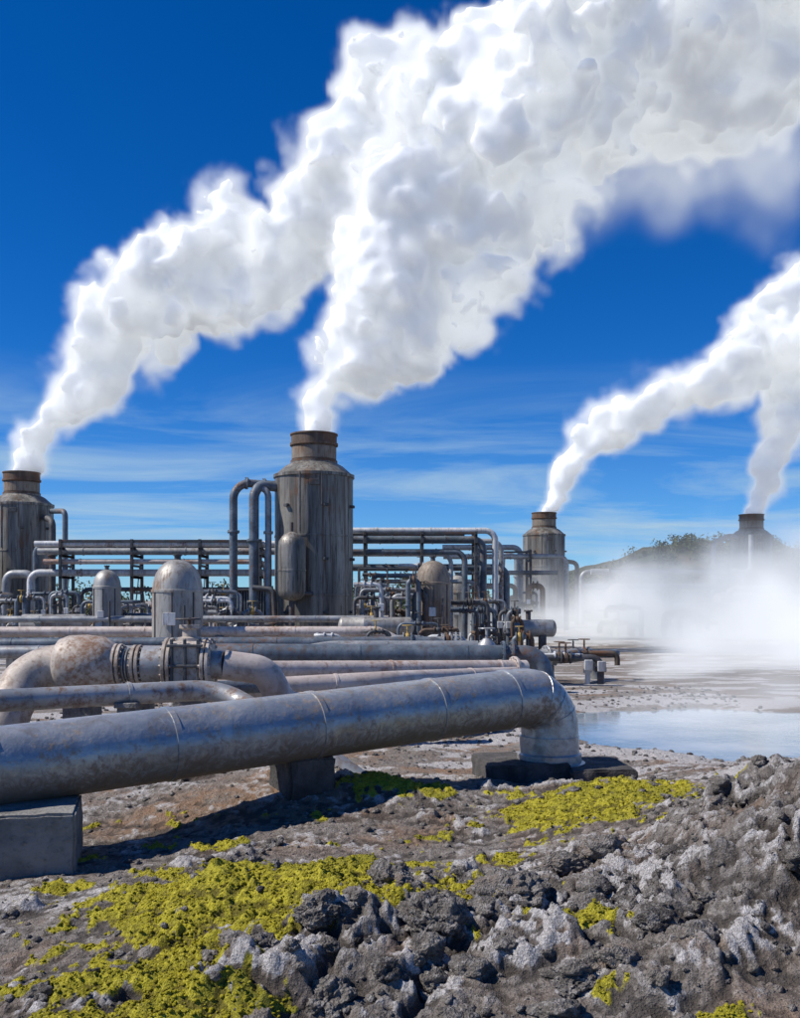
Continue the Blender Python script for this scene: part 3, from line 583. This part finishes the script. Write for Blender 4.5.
def crown(cx_,cy_,z0,hh,rw,n,lo_=.3):
    lob=[(rng.normal(0,rw*.4),rng.normal(0,rw*.4),z0+hh*rng.uniform(lo_,.85),rw*rng.uniform(.3,.55)) for _ in range(6)]
    for _ in range(n):
        l=lob[rng.integers(0,6)]; q=rng.normal(0,1,3); q/=np.linalg.norm(q); p=np.array([cx_+l[0],cy_+l[1],l[2]])+q*l[3]*rng.uniform(.6,1.1)
        a=rng.normal(0,1,3); b_=rng.normal(0,1,3); s=rng.uniform(.12,.3); a*=s/np.linalg.norm(a); b_*=s/np.linalg.norm(b_); LV.append([p,p+a,p+a+b_*.8,p+b_])
def hillz(x,y):
    x=np.array([float(x)]); y=np.array([float(y)]); e=sst(8,46,x)*sst(108,150,y); return float((e*(10.5+3*fbm(x*.03,y*.03,4,5)+.8*fbm(x*.2,y*.2,4,6))-.4*(1-e))[0])
def tree(x,y,hh,shrub=False):
    z0=hillz(x,y)-.1 if (x>8 and y>108) else 0
    tb.sweep([(x,y,z0-.3),(x+.1,y,z0+hh*.4),(x-.1,y+.1,z0+hh*.8)],[hh*.04,hh*.025,hh*.008],6)
    crown(x,y,z0,hh,hh*(.75 if shrub else .33),int((150 if shrub else 90)+20*hh),.1 if shrub else .3)
for i in range(80): tree(rng.uniform(-62,14),rng.uniform(98,125),rng.uniform(3.2,5.5))
for i in range(190): tree(rng.uniform(16,56),rng.uniform(118,152),rng.uniform(1.0,2.3),True)
for i in range(14): tree(rng.uniform(.5,3.5),rng.uniform(84,92),rng.uniform(3.5,5.5))
LV=np.array(LV).reshape(-1,3); FQ=np.arange(len(LV)).reshape(-1,4)
TE=empty('distant_trees',(-20,110,0)); o=np_mesh('foliage',LV,FQ,M_leaf,False); o.parent=TE; o.matrix_parent_inverse=Matrix.Translation(TE.location).inverted(); tb.make('trunks',M_bark,TE)

# ------------------------------------------------------------------ steam
def steam_mat(name,g,em,step,col=(1,1,1)):
    m=bpy.data.materials.new(name); m.use_nodes=True; n=m.node_tree; n.nodes.clear()
    o=n.nodes.new('ShaderNodeOutputMaterial'); a=n.nodes.new('ShaderNodeAttribute'); a.attribute_name='density'
    s=n.nodes.new('ShaderNodeVolumeScatter'); s.inputs['Color'].default_value=(*col,1); s.inputs['Anisotropy'].default_value=g
    e=n.nodes.new('ShaderNodeEmission'); mu=n.nodes.new('ShaderNodeMath'); mu.operation='MULTIPLY'; mu.inputs[1].default_value=em  # added glow, follows density; stands in for light scattered inside the steam
    e.inputs[0].default_value=(.92,.96,1,1); ad=n.nodes.new('ShaderNodeAddShader')
    n.links.new(a.outputs['Fac'],s.inputs['Density']); n.links.new(a.outputs['Fac'],mu.inputs[0]); n.links.new(mu.outputs[0],e.inputs[1])
    n.links.new(s.outputs[0],ad.inputs[0]); n.links.new(e.outputs[0],ad.inputs[1]); n.links.new(ad.outputs[0],o.inputs['Volume'])
    m.cycles.volume_step_rate=step
    return m
def core_mat():
    m=bpy.data.materials.new('dense_steam'); m.use_nodes=True; b=m.node_tree.nodes['Principled BSDF']
    b.inputs['Base Color'].default_value=(.88,.90,.925,1); b.inputs['Roughness'].default_value=1; b.inputs['Specular IOR Level'].default_value=0
    b.inputs['Subsurface Weight'].default_value=.85; b.inputs['Subsurface Radius'].default_value=(1,1,1); b.inputs['Subsurface Scale'].default_value=.9
    b.inputs['Emission Color'].default_value=(.82,.90,1,1); b.inputs['Emission Strength'].default_value=.07  # faint glow added to lift the core's shaded side to blue-white
    return m
def plume(name,lines,voxel,mat,width=.5,dens=3.,cells=((4.6,.66),(2.1,.5),(.95,.36)),warp=1.3,wscale=.3,fine=1.0,bounds=None,pad=1.4,core=None):
    out=[]
    for pts in lines:
        P=np.array(pts,float)
        for a,b in zip(P[:-1],P[1:]):
            dd=np.linalg.norm(a[:3]-b[:3]); kk=max(1,int(dd/(.2*min(a[3],b[3]))))
            for i in range(kk): out.append(a+(b-a)*i/kk)
        out.append(P[-1])
    out=np.array(out); me=bpy.data.meshes.new(name); me.from_pydata(out[:,:3].tolist(),[],[])
    at=me.attributes.new('rad','FLOAT','POINT'); at.data.foreach_set('value',out[:,3].astype(np.float32))
    ob=bpy.data.objects.new(name,me); sc.collection.objects.link(ob)
    mn_=(out[:,:3]-out[:,3:4]*pad).min(0)-.3; mx=(out[:,:3]+out[:,3:4]*pad).max(0)+.3
    if bounds is not None: mn_=np.maximum(mn_,bounds[0]); mx=np.minimum(mx,bounds[1])
    res=np.maximum(2,((mx-mn_)/voxel)).astype(int)
    ng=bpy.data.node_groups.new(name,'GeometryNodeTree')
    ng.interface.new_socket('Geometry',in_out='INPUT',socket_type='NodeSocketGeometry'); ng.interface.new_socket('Geometry',in_out='OUTPUT',socket_type='NodeSocketGeometry')
    Nn=ng.nodes.new; Lk=ng.links.new; gi=Nn('NodeGroupInput'); go=Nn('NodeGroupOutput'); pos=Nn('GeometryNodeInputPosition').outputs[0]
    ra=Nn('GeometryNodeInputNamedAttribute'); ra.data_type='FLOAT'; ra.inputs['Name'].default_value='rad'
    def M(op,a,b=None,clamp=False):
        x=Nn('ShaderNodeMath'); x.operation=op; x.use_clamp=clamp
        for i,v in enumerate((a,b)):
            if v is None: continue
            if isinstance(v,(int,float)): x.inputs[i].default_value=v
            else: Lk(v,x.inputs[i])
        return x.outputs[0]
    def Vm(op,a,b=None,sl=None):
        x=Nn('ShaderNodeVectorMath'); x.operation=op
        for i,v in enumerate((a,b)):
            if v is None: continue
            if isinstance(v,tuple): x.inputs[i].default_value=v
            else: Lk(v,x.inputs[i])
        if sl is not None: Lk(sl,x.inputs['Scale'])
        return x.outputs['Value'] if op=='DISTANCE' else x.outputs[0]
    def samp(p,vec=True):
        sn=Nn('GeometryNodeSampleNearest'); Lk(gi.outputs[0],sn.inputs['Geometry']); Lk(p,sn.inputs['Sample Position'])
        r_=Nn('GeometryNodeSampleIndex'); r_.data_type='FLOAT'; Lk(gi.outputs[0],r_.inputs['Geometry']); Lk(ra.outputs[0],r_.inputs['Value']); Lk(sn.outputs[0],r_.inputs['Index'])
        q=Nn('GeometryNodeSampleIndex'); q.data_type='FLOAT_VECTOR'; Lk(gi.outputs[0],q.inputs['Geometry']); Lk(Nn('GeometryNodeInputPosition').outputs[0],q.inputs['Value']); Lk(sn.outputs[0],q.inputs['Index'])
        return r_.outputs[0],q.outputs[0]
    R0,_=samp(pos)
    nz=Nn('ShaderNodeTexNoise'); nz.inputs['Scale'].default_value=wscale; nz.inputs['Detail'].default_value=2; Lk(pos,nz.inputs['Vector'])
    p2=Vm('ADD',pos,Vm('SCALE',Vm('SUBTRACT',nz.outputs['Color'],(.5,.5,.5)),None,M('MULTIPLY',R0,warp)))
    Rr,q=samp(p2); sdf=M('SUBTRACT',Vm('DISTANCE',p2,q),Rr)
    for c,am_ in cells:
        v=Nn('ShaderNodeTexVoronoi'); v.inputs['Scale'].default_value=1/c; Lk(p2 if c>1 else pos,v.inputs['Vector'])
        dv=v.outputs['Distance']; par=M('SUBTRACT',M('MULTIPLY',M('MULTIPLY',dv,dv),1.3),.42)
        sdf=M('ADD',sdf,M('MULTIPLY',par,M('MINIMUM',M('MULTIPLY',Rr,.5),am_*c)))
    n2=Nn('ShaderNodeTexNoise'); n2.inputs['Scale'].default_value=1.6/max(.6,width*1.3); n2.inputs['Detail'].default_value=5; n2.inputs['Roughness'].default_value=.65; Lk(pos,n2.inputs['Vector'])
    sdf=M('ADD',sdf,M('MULTIPLY',M('SUBTRACT',n2.outputs[0],.5),M('MINIMUM',M('MULTIPLY',Rr,.8),fine)))
    dn=M('DIVIDE',M('MULTIPLY',sdf,-1),M('MINIMUM',M('MULTIPLY',Rr,.5),width)); dc=M('MAXIMUM',dn,0); dc=M('MINIMUM',dc,1.6); dd=M('MULTIPLY',M('MULTIPLY',dc,dc),dens)
    vc=Nn('GeometryNodeVolumeCube'); Lk(dd,vc.inputs['Density']); vc.inputs['Min'].default_value=mn_; vc.inputs['Max'].default_value=mx
    for i,a in enumerate('XYZ'): vc.inputs['Resolution '+a].default_value=int(res[i])
    sm=Nn('GeometryNodeSetMaterial'); sm.inputs['Material'].default_value=mat; Lk(vc.outputs[0],sm.inputs[0])
    me.materials.append(mat)
    if core:
        vm=Nn('GeometryNodeVolumeToMesh'); Lk(vc.outputs[0],vm.inputs['Volume']); vm.inputs['Threshold'].default_value=dens*1.1
        ss=Nn('GeometryNodeSetShadeSmooth'); Lk(vm.outputs[0],ss.inputs[0]); s2=Nn('GeometryNodeSetMaterial'); s2.inputs['Material'].default_value=core; Lk(ss.outputs[0],s2.inputs[0])
        jn=Nn('GeometryNodeJoinGeometry'); Lk(sm.outputs[0],jn.inputs[0]); Lk(s2.outputs[0],jn.inputs[0]); Lk(jn.outputs[0],go.inputs[0]); me.materials.append(core)
    else: Lk(sm.outputs[0],go.inputs[0])
    md=ob.modifiers.new('plume','NODES'); md.node_group=ng
    return ob
def line(o,s,l): return [(o[0]+a*s,o[1]+dy,o[2]+b*s,c*s/2) for a,b,c,dy in l]
ms_=steam_mat('steam',0,.50,3.5); cm=core_mat()
bd=lambda x0,x1,z1:(np.array([x0,-1e3,0]),np.array([x1,1e3,z1]))
o=(-4.3,50,10.85)
plume('steam_plume',[line(o,.05,[(0,-10,28,0),(6,30,50,0),(26,65,88,0),(58,105,132,0),(98,150,182,0),(135,210,210,0),(170,280,220,0),(225,350,235,0),(300,420,275,0),(420,450,300,0),(540,450,270,0)]),
    line(o,.05,[(300,400,230,0),(400,360,180,0),(450,365,150,0)])],.18,ms_,width=.95,dens=1.25,bounds=bd(-30,21,32.5),core=cm)
o=(-24.6,65,10.85)
plume('steam_plume',[line(o,.065,[(0,-10,28,0),(18,40,50,0),(50,80,73,0),(100,130,104,0),(150,180,128,0),(190,230,116,0),(200,258,75,0)]),
    line(o,.065,[(150,180,100,0),(220,190,108,0),(280,225,114,0),(330,290,128,-2),(380,350,120,-4)])],.23,ms_,width=1.1,dens=1.05,cells=((5.4,.64),(2.5,.5),(1.15,.36)),bounds=bd(-40,3,42),core=cm)
o=(13.4,93,10.7)
plume('steam_plume',[line(o,.093,[(0,-8,18,0),(20,35,33,0),(45,75,52,0),(75,100,66,0),(120,120,62,0),(170,125,60,0),(205,150,80,0),(240,185,96,0),(300,220,114,0)])],.34,ms_,width=1.4,dens=.8,cells=((5.4,.64),(2.8,.5),(1.4,.36)),bounds=bd(0,41,38),core=cm)
o=(33.4,95,10.7)
plume('steam_plume',[line(o,.095,[(0,-8,18,0),(12,35,38,0),(28,80,64,0),(50,130,90,0),(70,190,116,0)])],.34,ms_,width=1.4,dens=.8,cells=((5.4,.64),(2.8,.5),(1.4,.36)),bounds=bd(20,42,38),core=cm)
mg=steam_mat('ground_mist',0,.5,4)
plume('steam_wisp',[line((-4.3,52,10.85),.05,[(230,220,50,0),(330,270,110,0),(430,285,140,0),(540,280,160,0)])],.5,mg,width=2.8,dens=.10,cells=((4,.9),(1.8,.9)),fine=3.5,bounds=bd(2,21,30))
plume('ground_steam',[[(4,60,.5,2.2),(9,62,1.5,3.4),(14,56,2.,4.2),(18,44,1.2,3.4),(15,36,.2,2.)],[(12,72,2,4.5),(20,68,2.2,5.5),(28,62,3.0,6.6),(36,64,5.5,9)],[(8,32,.0,1.2),(13,38,.4,2.6),(22,44,1.6,4),(30,50,3,6.5)],[(5.0,21,-.2,1.),(8,23,.0,1.5),(11,25,.3,2.)],[(34,70,12,3.6),(38,72,18,6)]],.6,mg,width=7,dens=.10,cells=((6,1.4),(2.6,1.5)),fine=8,bounds=(np.array([0,18,-.2]),np.array([40,84,24])))
